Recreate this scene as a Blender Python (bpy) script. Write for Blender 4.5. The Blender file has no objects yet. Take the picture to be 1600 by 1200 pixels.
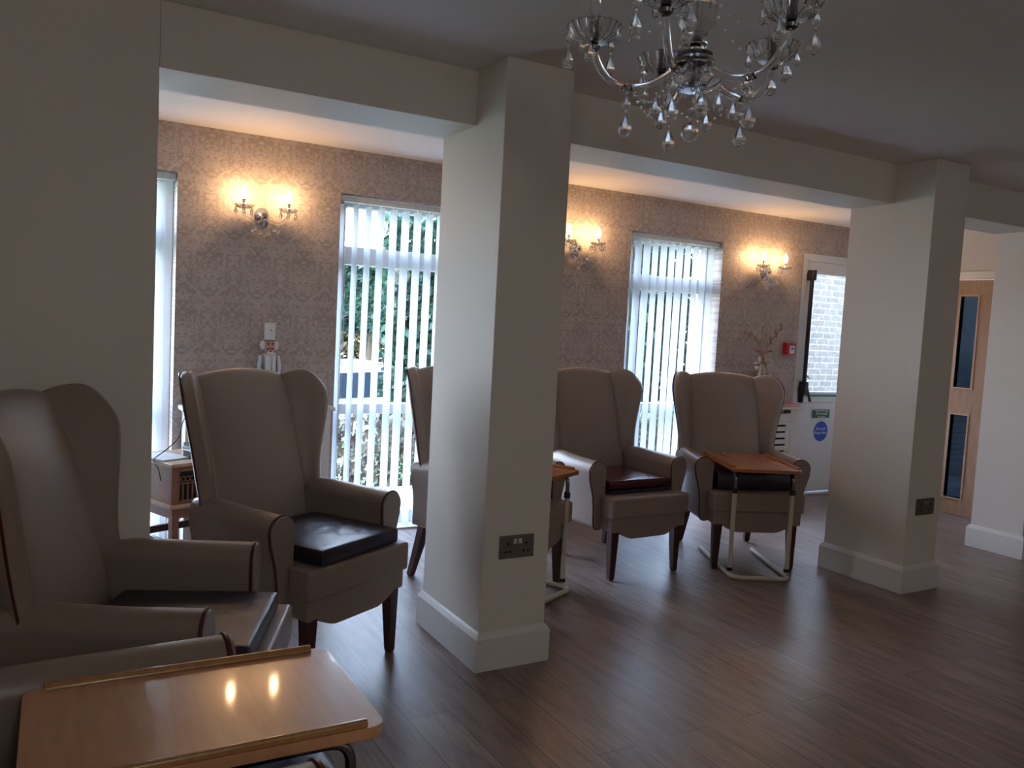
import bpy, bmesh, math, random
from mathutils import Vector, Matrix, noise
PI = math.pi
S = bpy.context.scene
C = S.collection

# ---------------------------------------------------------------- camera
F_PX = 1282.66
R_ = Vector((0.868505, -0.492897, 0.052463)); U_ = Vector((-0.009569, 0.089149, 0.995972)); F_ = Vector((0.495589, 0.865509, -0.072710))
cam = bpy.data.objects.new('camera', bpy.data.cameras.new('camera')); C.objects.link(cam)
cam.data.sensor_width = 36; cam.data.lens = 36 * F_PX / 1600; cam.data.clip_start = .02; cam.data.clip_end = 200
m = Matrix.Identity(4)
for i in range(3):
    m[i][0] = R_[i]; m[i][1] = U_[i]; m[i][2] = -F_[i]
m[2][3] = 1.33
cam.matrix_world = m
S.camera = cam

# ---------------------------------------------------------------- world, sun, portals, exposure
SKY = 25.0
w = bpy.data.worlds.new('sky'); S.world = w; w.use_nodes = True
nt = w.node_tree; nt.nodes.clear()
wo = nt.nodes.new('ShaderNodeOutputWorld'); bg = nt.nodes.new('ShaderNodeBackground')
tc = nt.nodes.new('ShaderNodeTexCoord'); sx = nt.nodes.new('ShaderNodeSeparateXYZ'); rp = nt.nodes.new('ShaderNodeValToRGB')
rp.color_ramp.elements[0].position = 0; rp.color_ramp.elements[0].color = (.85, .86, 1, 1)
rp.color_ramp.elements[1].position = .8; rp.color_ramp.elements[1].color = (.42, .60, 1, 1)
nt.links.new(tc.outputs['Generated'], sx.inputs[0]); nt.links.new(sx.outputs['Z'], rp.inputs[0])
nt.links.new(rp.outputs[0], bg.inputs[0]); bg.inputs[1].default_value = SKY
nt.links.new(bg.outputs[0], wo.inputs[0])
sd = bpy.data.lights.new('sun', 'SUN'); sd.energy = 9; sd.angle = .009; sd.color = (1, .93, .82)
so = bpy.data.objects.new('sun', sd); C.objects.link(so)
so.rotation_euler = Vector((.42, .62, -1.0)).to_track_quat('-Z', 'Y').to_euler(); so.location = (0, 2, 8)

def portal(loc, sx_, sy_, d):
    l = bpy.data.lights.new('window_portal', 'AREA'); l.shape = 'RECTANGLE'; l.size = sx_; l.size_y = sy_
    l.cycles.is_portal = True
    o = bpy.data.objects.new('window_portal', l); C.objects.link(o); o.location = loc
    o.rotation_euler = Vector(d).to_track_quat('-Z', 'Y').to_euler()
for px, pw in ((.165, .89), (1.9475, .885), (4.0925, .885)):
    portal((px, 4.98, 1.02), pw, 2.04, (0, -1, 0))
portal((5.84, 4.90, 1.4), .7, 1.1, (0, -1, 0))

for lx, ly, e in ((.2, -1.6, 22), (4.8, -2.2, 7)):      # added fill lights behind the camera, brightening the front faces of walls and chairs
    l = bpy.data.lights.new('lounge_fill', 'POINT'); l.energy = e; l.shadow_soft_size = .15; l.color = (1, 1, .96)
    o = bpy.data.objects.new('lounge_fill', l); C.objects.link(o); o.location = (lx, ly, 2.0)

S.view_settings.view_transform = 'Standard'; S.view_settings.look = 'None'
S.view_settings.exposure = 0.0; S.view_settings.gamma = 1.0; S.view_settings.use_curve_mapping = False
S.cycles.caustics_reflective = False; S.cycles.caustics_refractive = False
S.cycles.sample_clamp_indirect = 10.0
S.cycles.max_bounces = 10; S.cycles.diffuse_bounces = 5; S.cycles.transparent_max_bounces = 24
S.cycles.use_denoising = True

# ---------------------------------------------------------------- materials
def new_mat(name):
    mt = bpy.data.materials.new(name); mt.use_nodes = True
    return mt, mt.node_tree, mt.node_tree.nodes['Principled BSDF']
def pbr(name, col, rough=.5, metal=0, spec=.5, coat=0, noise_amt=0, noise_scale=20, bump=0, bscale=80, sheen=0):
    mt, t, b = new_mat(name)
    b.inputs['Base Color'].default_value = (*col, 1); b.inputs['Roughness'].default_value = rough
    b.inputs['Metallic'].default_value = metal; b.inputs['Specular IOR Level'].default_value = spec
    b.inputs['Coat Weight'].default_value = coat; b.inputs['Sheen Weight'].default_value = sheen
    tcn = t.nodes.new('ShaderNodeTexCoord')
    n = t.nodes.new('ShaderNodeTexNoise'); n.inputs['Scale'].default_value = noise_scale; n.inputs['Detail'].default_value = 4
    t.links.new(tcn.outputs['Object'], n.inputs['Vector'])
    mx = t.nodes.new('ShaderNodeMix'); mx.data_type = 'RGBA'
    k = noise_amt if noise_amt else .03
    mx.inputs['A'].default_value = (*[c * (1 - k) for c in col], 1); mx.inputs['B'].default_value = (*[min(1, c * (1 + k)) for c in col], 1)
    t.links.new(n.outputs['Fac'], mx.inputs['Factor']); t.links.new(mx.outputs['Result'], b.inputs['Base Color'])
    if bump:
        n2 = t.nodes.new('ShaderNodeTexNoise'); n2.inputs['Scale'].default_value = bscale; n2.inputs['Detail'].default_value = 3
        t.links.new(tcn.outputs['Object'], n2.inputs['Vector'])
        bp = t.nodes.new('ShaderNodeBump'); bp.inputs['Strength'].default_value = bump; bp.inputs['Distance'].default_value = .002
        t.links.new(n2.outputs['Fac'], bp.inputs['Height']); t.links.new(bp.outputs[0], b.inputs['Normal'])
    return mt
def math_node(t, op, a, b=None, c=None):
    n = t.nodes.new('ShaderNodeMath'); n.operation = op
    for i, v in enumerate((a, b, c)):
        if v is None: continue
        if isinstance(v, (int, float)): n.inputs[i].default_value = v
        else: t.links.new(v, n.inputs[i])
    return n.outputs[0]

M = {}
M['paint'] = pbr('magnolia wall paint', (.79, .745, .68), .55, noise_amt=.02, noise_scale=3, bump=.05, bscale=300)
M['ceiling'] = pbr('white ceiling paint', (.86, .82, .80), .75, noise_scale=3, bump=.05, bscale=250)
M['gloss'] = pbr('white gloss paint', (.78, .77, .75), .3, noise_scale=6)
M['upvc'] = pbr('white plastic frame', (.75, .77, .78), .3)
M['vinyl'] = pbr('taupe vinyl', (.295, .225, .19), .36, spec=.45, bump=.12, bscale=420, noise_scale=8)
M['piping'] = pbr('burgundy piping', (.075, .012, .014), .35)
M['mahogany'] = pbr('mahogany stained wood', (.055, .018, .012), .3, noise_amt=.3, noise_scale=30)
M['black_vinyl'] = pbr('black wipe clean vinyl', (.022, .016, .032), .36, bump=.9, bscale=16)
M['maroon_vinyl'] = pbr('maroon wipe clean vinyl', (.07, .012, .016), .25, bump=.2, bscale=60)
M['navy_vinyl'] = pbr('navy wipe clean vinyl', (.012, .02, .07), .35, bump=.2, bscale=60)
M['cream_metal'] = pbr('cream coated tube', (.62, .56, .44), .3)
M['chrome'] = pbr('chrome', (.75, .75, .76), .12, metal=1)
M['gunmetal'] = pbr('dark chrome tube', (.2, .2, .21), .2, metal=1)
M['black_plastic'] = pbr('black plastic', (.012, .012, .015), .35)
M['pewter'] = pbr('brushed pewter', (.20, .17, .155), .4, metal=.7)
M['slot'] = pbr('dark opening', (.01, .01, .01), .8)
M['red_plastic'] = pbr('red plastic', (.55, .02, .02), .35)
M['white_plastic'] = pbr('white plastic', (.75, .75, .74), .35)
M['paper'] = pbr('paper', (.72, .72, .72), .7)
M['pink_paper'] = pbr('pink card', (.6, .28, .3), .6)
M['green_sign'] = pbr('green sign', (.01, .17, .07), .4)
M['blue_sign'] = pbr('blue sign', (.02, .09, .55), .4)
M['sign_white'] = pbr('sign white', (.8, .82, .82), .5)
M['teal_strip'] = pbr('teal seal', (.02, .22, .2), .4)
M['gold_glitter'] = pbr('bronze glitter', (.28, .175, .105), .4, metal=.5, noise_amt=.4, noise_scale=150, bump=.6, bscale=300)
M['cream_ribbon'] = pbr('cream ribbon', (.5, .44, .33), .45)
M['silver_glitter'] = pbr('silver glitter', (.6, .6, .62), .3, metal=.8, noise_amt=.4, noise_scale=200, bump=.6, bscale=300)
M['skin_paint'] = pbr('painted face', (.62, .36, .28), .5)
M['fluff'] = pbr('white fur', (.75, .73, .72), .9, bump=.8, bscale=200)
M['bounce_strip'] = pbr('pale paving', (.42, .40, .37), .85, noise_amt=.15)  # for the added strip that bounces skylight indoors
M['tree_bark'] = pbr('bark', (.10, .07, .05), .9, noise_amt=.3)
M['car_white'] = pbr('white car paint', (.55, .57, .6), .25, coat=.5)
M['car_glass'] = pbr('dark car glass', (.02, .03, .05), .1)
M['car_red'] = pbr('red lamp', (.5, .02, .02), .3)
M['tyre'] = pbr('tyre rubber', (.02, .02, .02), .8)
M['wire'] = pbr('black cable', (.01, .01, .01), .5)

def wood(name, c1, c2, rough, scale=(1, 12, 12), coat=0., ns=6):
    mt, t, b = new_mat(name)
    tcn = t.nodes.new('ShaderNodeTexCoord'); mp = t.nodes.new('ShaderNodeMapping'); mp.inputs['Scale'].default_value = scale
    n = t.nodes.new('ShaderNodeTexNoise'); n.inputs['Scale'].default_value = ns; n.inputs['Detail'].default_value = 6; n.inputs['Distortion'].default_value = .6
    r = t.nodes.new('ShaderNodeValToRGB'); r.color_ramp.elements[0].color = (*c1, 1); r.color_ramp.elements[1].color = (*c2, 1)
    r.color_ramp.elements[0].position = .3; r.color_ramp.elements[1].position = .7
    t.links.new(tcn.outputs['Object'], mp.inputs[0]); t.links.new(mp.outputs[0], n.inputs['Vector']); t.links.new(n.outputs['Fac'], r.inputs[0])
    t.links.new(r.outputs[0], b.inputs['Base Color']); b.inputs['Roughness'].default_value = rough; b.inputs['Coat Weight'].default_value = coat
    b.inputs['Coat Roughness'].default_value = .065
    return mt
M['beech'] = wood('beech laminate', (.56, .27, .13), (.64, .33, .17), .28, (1, 8, 8), .6)
M['beech_edge'] = wood('varnished beech strip', (.34, .17, .06), (.44, .24, .09), .22, (1, 10, 10), .4)
M['redwood'] = wood('red brown laminate', (.42, .15, .06), (.46, .17, .075), .2, (8, 1, 8), .0)
M['teak'] = wood('teak veneer', (.22, .09, .05), (.30, .13, .07), .35, (1, 8, 8))
M['pine_top'] = wood('light veneer', (.50, .33, .2), (.6, .42, .27), .25, (1, 8, 8))
M['oak'] = wood('oak veneer door', (.37, .21, .12), (.46, .285, .18), .4, (8, 8, 1))

def floor_mat():
    mt, t, b = new_mat('grey brown plank vinyl')
    tcn = t.nodes.new('ShaderNodeTexCoord'); s = t.nodes.new('ShaderNodeSeparateXYZ'); cb = t.nodes.new('ShaderNodeCombineXYZ')
    t.links.new(tcn.outputs['Object'], s.inputs[0]); t.links.new(s.outputs['Y'], cb.inputs['X']); t.links.new(s.outputs['X'], cb.inputs['Y'])
    br = t.nodes.new('ShaderNodeTexBrick'); br.inputs['Scale'].default_value = 1; br.inputs['Brick Width'].default_value = 1.22; br.inputs['Row Height'].default_value = .152
    br.inputs['Mortar Size'].default_value = .0016; br.inputs['Mortar Smooth'].default_value = .2; br.offset = .37
    br.inputs['Color1'].default_value = (.23, .155, .125, 1); br.inputs['Color2'].default_value = (.29, .205, .17, 1); br.inputs['Mortar'].default_value = (.05, .035, .03, 1)
    t.links.new(cb.outputs[0], br.inputs['Vector'])
    mp = t.nodes.new('ShaderNodeMapping'); mp.inputs['Scale'].default_value = (14, 1.6, 1); t.links.new(tcn.outputs['Object'], mp.inputs[0])
    n = t.nodes.new('ShaderNodeTexNoise'); n.inputs['Scale'].default_value = 2.2; n.inputs['Detail'].default_value = 8; n.inputs['Roughness'].default_value = .65
    t.links.new(mp.outputs[0], n.inputs['Vector'])
    r = t.nodes.new('ShaderNodeValToRGB'); r.color_ramp.elements[0].position = .32; r.color_ramp.elements[0].color = (.38, .35, .35, 1)
    r.color_ramp.elements[1].position = .6; r.color_ramp.elements[1].color = (1.08, 1.05, 1.03, 1)
    t.links.new(n.outputs['Fac'], r.inputs[0])
    mx = t.nodes.new('ShaderNodeMix'); mx.data_type = 'RGBA'; mx.blend_type = 'MULTIPLY'; mx.inputs['Factor'].default_value = .8
    t.links.new(br.outputs['Color'], mx.inputs['A']); t.links.new(r.outputs[0], mx.inputs['B']); t.links.new(mx.outputs['Result'], b.inputs['Base Color'])
    b.inputs['Roughness'].default_value = .36; b.inputs['Specular IOR Level'].default_value = .5
    bp = t.nodes.new('ShaderNodeBump'); bp.inputs['Strength'].default_value = .12; bp.inputs['Distance'].default_value = .002
    t.links.new(n.outputs['Fac'], bp.inputs['Height']); t.links.new(bp.outputs[0], b.inputs['Normal'])
    return mt
M['floor'] = floor_mat()

def damask_mat():
    mt, t, b = new_mat('damask wallpaper')
    tcn = t.nodes.new('ShaderNodeTexCoord'); s = t.nodes.new('ShaderNodeSeparateXYZ'); t.links.new(tcn.outputs['Object'], s.inputs[0])
    rowf = math_node(t, 'FLOOR', math_node(t, 'DIVIDE', s.outputs['Z'], .32))
    xo = math_node(t, 'ADD', s.outputs['X'], math_node(t, 'MULTIPLY', rowf, .13))
    u = math_node(t, 'PINGPONG', xo, .13)
    v = math_node(t, 'SUBTRACT', s.outputs['Z'], math_node(t, 'MULTIPLY', rowf, .32))
    cb = t.nodes.new('ShaderNodeCombineXYZ'); t.links.new(u, cb.inputs['X']); t.links.new(v, cb.inputs['Y'])
    n = t.nodes.new('ShaderNodeTexNoise'); n.inputs['Scale'].default_value = 15; n.inputs['Detail'].default_value = 1.0; n.inputs['Distortion'].default_value = 2.2
    t.links.new(cb.outputs[0], n.inputs['Vector'])
    band = math_node(t, 'PINGPONG', math_node(t, 'MULTIPLY', n.outputs['Fac'], 7.0), 1.0)
    r = t.nodes.new('ShaderNodeValToRGB'); r.color_ramp.interpolation = 'EASE'
    r.color_ramp.elements[0].position = .40; r.color_ramp.elements[1].position = .58
    t.links.new(band, r.inputs[0])
    # worn, uneven printing
    n2 = t.nodes.new('ShaderNodeTexNoise'); n2.inputs['Scale'].default_value = 9; t.links.new(tcn.outputs['Object'], n2.inputs['Vector'])
    fac = math_node(t, 'MULTIPLY', r.outputs[0], math_node(t, 'ADD', math_node(t, 'MULTIPLY', n2.outputs['Fac'], .9), .25))
    mx = t.nodes.new('ShaderNodeMix'); mx.data_type = 'RGBA'
    mx.inputs['A'].default_value = (.38, .315, .285, 1); mx.inputs['B'].default_value = (.54, .47, .43, 1)
    t.links.new(fac, mx.inputs['Factor']); t.links.new(mx.outputs['Result'], b.inputs['Base Color'])
    rg = math_node(t, 'SUBTRACT', .6, math_node(t, 'MULTIPLY', fac, .22)); t.links.new(rg, b.inputs['Roughness'])
    return mt
M['damask'] = damask_mat()

def brick_mat():
    mt, t, b = new_mat('pale buff brick')
    tcn = t.nodes.new('ShaderNodeTexCoord'); s = t.nodes.new('ShaderNodeSeparateXYZ'); cb = t.nodes.new('ShaderNodeCombineXYZ')
    t.links.new(tcn.outputs['Object'], s.inputs[0]); t.links.new(s.outputs['X'], cb.inputs['X']); t.links.new(s.outputs['Z'], cb.inputs['Y'])
    br = t.nodes.new('ShaderNodeTexBrick'); br.inputs['Scale'].default_value = 1; br.inputs['Brick Width'].default_value = .225; br.inputs['Row Height'].default_value = .075
    br.inputs['Mortar Size'].default_value = .006; br.inputs['Color1'].default_value = (.04, .038, .035, 1); br.inputs['Color2'].default_value = (.055, .052, .048, 1); br.inputs['Mortar'].default_value = (.10, .098, .095, 1)
    t.links.new(cb.outputs[0], br.inputs['Vector'])
    n = t.nodes.new('ShaderNodeTexNoise'); n.inputs['Scale'].default_value = 18; n.inputs['Detail'].default_value = 6; t.links.new(tcn.outputs['Object'], n.inputs['Vector'])
    r = t.nodes.new('ShaderNodeValToRGB'); r.color_ramp.elements[0].position = .35; r.color_ramp.elements[0].color = (.65, .65, .68, 1); r.color_ramp.elements[1].position = .65; r.color_ramp.elements[1].color = (1.2, 1.2, 1.2, 1)
    t.links.new(n.outputs['Fac'], r.inputs[0])
    mx = t.nodes.new('ShaderNodeMix'); mx.data_type = 'RGBA'; mx.blend_type = 'MULTIPLY'; mx.inputs['Factor'].default_value = 1
    t.links.new(br.outputs['Color'], mx.inputs['A']); t.links.new(r.outputs[0], mx.inputs['B']); t.links.new(mx.outputs['Result'], b.inputs['Base Color'])
    b.inputs['Roughness'].default_value = .9
    return mt
M['brick'] = brick_mat()

def leaf_mat(name, c1, c2, trans=.35):
    mt, t, b = new_mat(name)
    oi = t.nodes.new('ShaderNodeTexCoord'); n = t.nodes.new('ShaderNodeTexNoise'); n.inputs['Scale'].default_value = 5; n.inputs['Detail'].default_value = 8
    t.links.new(oi.outputs['Object'], n.inputs['Vector'])
    r = t.nodes.new('ShaderNodeValToRGB'); r.color_ramp.elements[0].position = .35; r.color_ramp.elements[0].color = (*c1, 1)
    r.color_ramp.elements[1].position = .65; r.color_ramp.elements[1].color = (*c2, 1)
    t.links.new(n.outputs['Fac'], r.inputs[0]); t.links.new(r.outputs[0], b.inputs['Base Color']); b.inputs['Roughness'].default_value = .45
    tr = t.nodes.new('ShaderNodeBsdfTranslucent'); t.links.new(r.outputs[0], tr.inputs[0])
    ms = t.nodes.new('ShaderNodeMixShader'); ms.inputs[0].default_value = trans
    t.links.new(b.outputs[0], ms.inputs[1]); t.links.new(tr.outputs[0], ms.inputs[2]); t.links.new(ms.outputs[0], t.nodes['Material Output'].inputs[0])
    return mt
M['leaf'] = leaf_mat('evergreen leaves', (.006, .026, .02), (.03, .085, .05))
M['twig'] = leaf_mat('sunlit twiggy leaves', (.08, .058, .045), (.22, .185, .13), .2)
M['autumn'] = leaf_mat('dry bronze leaves', (.07, .055, .03), (.2, .15, .08), .3)
M['grass'] = leaf_mat('grass', (.05, .11, .03), (.12, .2, .06), .0)

def fabric_blind():
    mt, t, b = new_mat('translucent white blind fabric')
    n = t.nodes.new('ShaderNodeTexNoise'); n.inputs['Scale'].default_value = 300
    r = t.nodes.new('ShaderNodeValToRGB'); r.color_ramp.elements[0].color = (.80, .82, .84, 1); r.color_ramp.elements[1].color = (.88, .9, .92, 1)
    t.links.new(n.outputs['Fac'], r.inputs[0]); t.links.new(r.outputs[0], b.inputs['Base Color']); b.inputs['Roughness'].default_value = .8
    tr = t.nodes.new('ShaderNodeBsdfTranslucent'); t.links.new(r.outputs[0], tr.inputs[0])
    ms = t.nodes.new('ShaderNodeMixShader'); ms.inputs[0].default_value = .68
    t.links.new(b.outputs[0], ms.inputs[1]); t.links.new(tr.outputs[0], ms.inputs[2]); t.links.new(ms.outputs[0], t.nodes['Material Output'].inputs[0])
    return mt
M['blind'] = fabric_blind()

def pane_mat(name, tint):
    mt, t, b = new_mat(name); t.nodes.remove(b)
    n = t.nodes.new('ShaderNodeTexNoise'); n.inputs['Scale'].default_value = 2
    r = t.nodes.new('ShaderNodeValToRGB'); r.color_ramp.elements[0].color = (*[c * .98 for c in tint], 1); r.color_ramp.elements[1].color = (*tint, 1)
    t.links.new(n.outputs['Fac'], r.inputs[0])
    tr = t.nodes.new('ShaderNodeBsdfTransparent'); t.links.new(r.outputs[0], tr.inputs[0])
    gl = t.nodes.new('ShaderNodeBsdfGlossy'); gl.inputs['Roughness'].default_value = .02
    fr = t.nodes.new('ShaderNodeFresnel'); fr.inputs[0].default_value = 1.5
    gm = t.nodes.new('ShaderNodeNewGeometry')
    ff = math_node(t, 'MULTIPLY', fr.outputs[0], math_node(t, 'SUBTRACT', 1.0, gm.outputs['Backfacing']))
    ms = t.nodes.new('ShaderNodeMixShader'); t.links.new(ff, ms.inputs[0]); t.links.new(tr.outputs[0], ms.inputs[1]); t.links.new(gl.outputs[0], ms.inputs[2])
    t.links.new(ms.outputs[0], t.nodes['Material Output'].inputs[0])
    return mt
M['pane'] = pane_mat('window glass', (.93, .97, .96))
M['door_pane'] = pane_mat('dark wired glass', (.14, .21, .26))

def crystal():
    mt, t, b = new_mat('cut crystal')
    b.inputs['Base Color'].default_value = (.97, .98, 1, 1); b.inputs['Roughness'].default_value = .02; b.inputs['Transmission Weight'].default_value = 1; b.inputs['IOR'].default_value = 1.55
    n = t.nodes.new('ShaderNodeTexNoise'); n.inputs['Scale'].default_value = 60
    bp = t.nodes.new('ShaderNodeBump'); bp.inputs['Strength'].default_value = .15; bp.inputs['Distance'].default_value = .001
    t.links.new(n.outputs['Fac'], bp.inputs['Height']); t.links.new(bp.outputs[0], b.inputs['Normal'])
    return mt
M['crystal'] = crystal()
def bulb_mat():
    mt, t, b = new_mat('lit candle bulb')
    b.inputs['Base Color'].default_value = (1, .9, .75, 1)
    rg = t.nodes.new('ShaderNodeRGB'); rg.outputs[0].default_value = (1, .60, .28, 1)
    t.links.new(rg.outputs[0], b.inputs['Emission Color']); b.inputs['Emission Strength'].default_value = 170
    return mt
M['bulb'] = bulb_mat()

# ---------------------------------------------------------------- mesh helpers
class MB:
    def __init__(s): s.v = []; s.f = []
    def add(s, vs, fs):
        o = len(s.v); s.v += [tuple(v) for v in vs]; s.f += [tuple(i + o for i in f) for f in fs]; return s
    def box(s, x0, x1, y0, y1, z0, z1, mtx=None):
        vs = [Vector((x, y, z)) for x in (x0, x1) for y in (y0, y1) for z in (z0, z1)]
        if mtx: vs = [mtx @ v for v in vs]
        return s.add(vs, [(0, 1, 3, 2), (4, 6, 7, 5), (0, 4, 5, 1), (2, 3, 7, 6), (0, 2, 6, 4), (1, 5, 7, 3)])
    def prism(s, poly, fn0, fn1):
        n = len(poly)
        return s.add([fn0(*p) for p in poly] + [fn1(*p) for p in poly],
                     [tuple(range(n))[::-1], tuple(range(n, 2 * n))] + [(i, (i + 1) % n, n + (i + 1) % n, n + i) for i in range(n)])
    def tube(s, pts, r, n=10, closed=False, caps=True):
        pts = [Vector(p) for p in pts]; N = len(pts)
        rr = r if isinstance(r, (list, tuple)) else [r] * N
        def tan(i):
            a = pts[(i - 1) % N] if (closed or i > 0) else pts[i]; b = pts[(i + 1) % N] if (closed or i < N - 1) else pts[i]
            d = b - a
            return d.normalized() if d.length > 1e-9 else Vector((0, 0, 1))
        t = tan(0); up = Vector((0, 0, 1)) if abs(t.z) < .9 else Vector((1, 0, 0)); u = t.cross(up).normalized()
        vs = []
        for i in range(N):
            t2 = tan(i); u = (u - t2 * u.dot(t2)); u = u.normalized() if u.length > 1e-6 else t2.orthogonal().normalized()
            w_ = t2.cross(u)
            vs += [pts[i] + (u * math.cos(2 * PI * k / n) + w_ * math.sin(2 * PI * k / n)) * rr[i] for k in range(n)]
        fs = []
        for i in range(N if closed else N - 1):
            j = (i + 1) % N
            fs += [(i * n + k, i * n + (k + 1) % n, j * n + (k + 1) % n, j * n + k) for k in range(n)]
        if caps and not closed: fs += [tuple(range(n))[::-1], tuple((N - 1) * n + k for k in range(n))]
        return s.add(vs, fs)
    def lathe(s, prof, n=16, c=(0, 0, 0), wob=None):
        vs = []
        for (r, z) in prof:
            for k in range(n):
                a = 2 * PI * k / n; q = r * (wob(a, z) if wob else 1)
                vs.append((c[0] + q * math.cos(a), c[1] + q * math.sin(a), c[2] + z))
        fs = [(i * n + k, i * n + (k + 1) % n, (i + 1) * n + (k + 1) % n, (i + 1) * n + k) for i in range(len(prof) - 1) for k in range(n)]
        fs += [tuple(range(n))[::-1], tuple((len(prof) - 1) * n + k for k in range(n))]
        return s.add(vs, fs)
    def ball(s, c, r, n=12, sc=(1, 1, 1)):
        o = MB(); o.lathe([(max(1e-4, r * math.sin(PI * i / n)), -r * math.cos(PI * i / n)) for i in range(n + 1)], n)
        return s.add([(c[0] + v[0] * sc[0], c[1] + v[1] * sc[1], c[2] + v[2] * sc[2]) for v in o.v], o.f)
    def sheet(s, fn, th, na=16, nb=16, p=3.0, side=0.0):
        """pillow: fn(a,b)->Vector mid surface, th thickness; side shifts the slab along its normal"""
        def cosp(i, n): return .5 - .5 * math.cos(PI * i / n)
        F = []; B = []
        for i in range(na + 1):
            for j in range(nb + 1):
                a, b = cosp(i, na), cosp(j, nb); e = 1e-3
                P = fn(a, b); da = fn(min(1, a + e), b) - fn(max(0, a - e), b); db = fn(a, min(1, b + e)) - fn(a, max(0, b - e))
                n = da.cross(db); n = n.normalized() if n.length > 1e-12 else Vector((0, 0, 1))
                k = (max(0, 1 - abs(2 * a - 1) ** p)) ** (1 / p) * (max(0, 1 - abs(2 * b - 1) ** p)) ** (1 / p)
                t_ = (th(a, b) if callable(th) else th) * .5 * k
                F.append(P + n * (t_ + side)); B.append(P - n * (t_ - side))
        W = nb + 1; o = len(F); fs = []
        for i in range(na):
            for j in range(nb):
                q = (i * W + j, (i + 1) * W + j, (i + 1) * W + j + 1, i * W + j + 1)
                fs += [q, tuple(o + x for x in q[::-1])]
        s.add(F + B, fs); return s
    def build(s, name, mat, parent=None, bevel=0, seg=2, smooth=40, merge=True, loc=None, mods=None):
        me = bpy.data.meshes.new(name)
        bm = bmesh.new()
        vs = [bm.verts.new(v) for v in s.v]
        for f in s.f:
            try: bm.faces.new([vs[i] for i in f])
            except ValueError: pass
        if merge: bmesh.ops.remove_doubles(bm, verts=bm.verts, dist=1e-5)
        bmesh.ops.recalc_face_normals(bm, faces=bm.faces)
        if bevel:
            ed = [e for e in bm.edges if len(e.link_faces) == 2 and e.calc_face_angle(0) > math.radians(30)]
            bmesh.ops.bevel(bm, geom=ed, offset=bevel, segments=seg, affect='EDGES', profile=.6, clamp_overlap=True)
        bm.to_mesh(me); bm.free()
        if smooth:
            for p in me.polygons: p.use_smooth = True
            me.set_sharp_from_angle(angle=math.radians(smooth))
        me.materials.append(M[mat])
        o = bpy.data.objects.new(name, me); C.objects.link(o)
        if bevel and smooth:
            wn = o.modifiers.new('weighted_normals', 'WEIGHTED_NORMAL'); wn.keep_sharp = True; wn.weight = 100
        if parent: o.parent = parent
        if loc: o.location = loc
        return o

def empty(name, loc=(0, 0, 0), rz=0):
    o = bpy.data.objects.new(name, None); C.objects.link(o); o.location = loc; o.rotation_euler = (0, 0, rz); o.empty_display_size = .1
    return o
def tag(o, label=None, cat=None, group=None, kind=None):
    if label: o['label'] = label
    if cat: o['category'] = cat
    if group: o['group'] = group
    if kind: o['kind'] = kind
    return o
def copy_tree(o, parent=None):
    c = o.copy(); C.objects.link(c)
    if parent: c.parent = parent
    for ch in list(o.children): copy_tree(ch, c)
    return c
def struct(o): o['kind'] = 'structure'; return o
def arc(c, r, a0, a1, n, plane='xz'):
    out = []
    for i in range(n + 1):
        a = a0 + (a1 - a0) * i / n; u, v = r * math.cos(a), r * math.sin(a)
        out.append({'xz': (c[0] + u, c[1], c[2] + v), 'yz': (c[0], c[1] + u, c[2] + v), 'xy': (c[0] + u, c[1] + v, c[2])}[plane])
    return out
def fillet(pts, r, n=6):
    pts = [Vector(p) for p in pts]; out = [pts[0]]
    for i in range(1, len(pts) - 1):
        a, b, c = pts[i - 1], pts[i], pts[i + 1]; d0 = (a - b); d1 = (c - b); q = min(r, d0.length * .49, d1.length * .49)
        p0 = b + d0.normalized() * q; p1 = b + d1.normalized() * q
        for k in range(n + 1):
            t = k / n; out.append(p0 * (1 - t) ** 2 + b * 2 * t * (1 - t) + p1 * t * t)
    out.append(pts[-1]); return out
def text_mesh(s, size, mat, parent, loc, rot=(PI / 2, 0, 0), ext=.0006, bold=0):
    cu = bpy.data.curves.new('lettering', 'FONT'); cu.body = s; cu.size = size; cu.extrude = ext; cu.align_x = 'CENTER'; cu.align_y = 'CENTER'; cu.offset = bold
    cu.space_line = .95
    to = bpy.data.objects.new('tmp', cu); C.objects.link(to)
    bpy.context.view_layer.update()
    me = bpy.data.meshes.new_from_object(to.evaluated_get(bpy.context.evaluated_depsgraph_get()))
    bpy.data.objects.remove(to)
    me.materials.clear(); me.materials.append(M[mat]); me.name = 'lettering'
    o = bpy.data.objects.new('lettering', me); C.objects.link(o); o.parent = parent; o.location = loc; o.rotation_euler = rot
    return o

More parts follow.
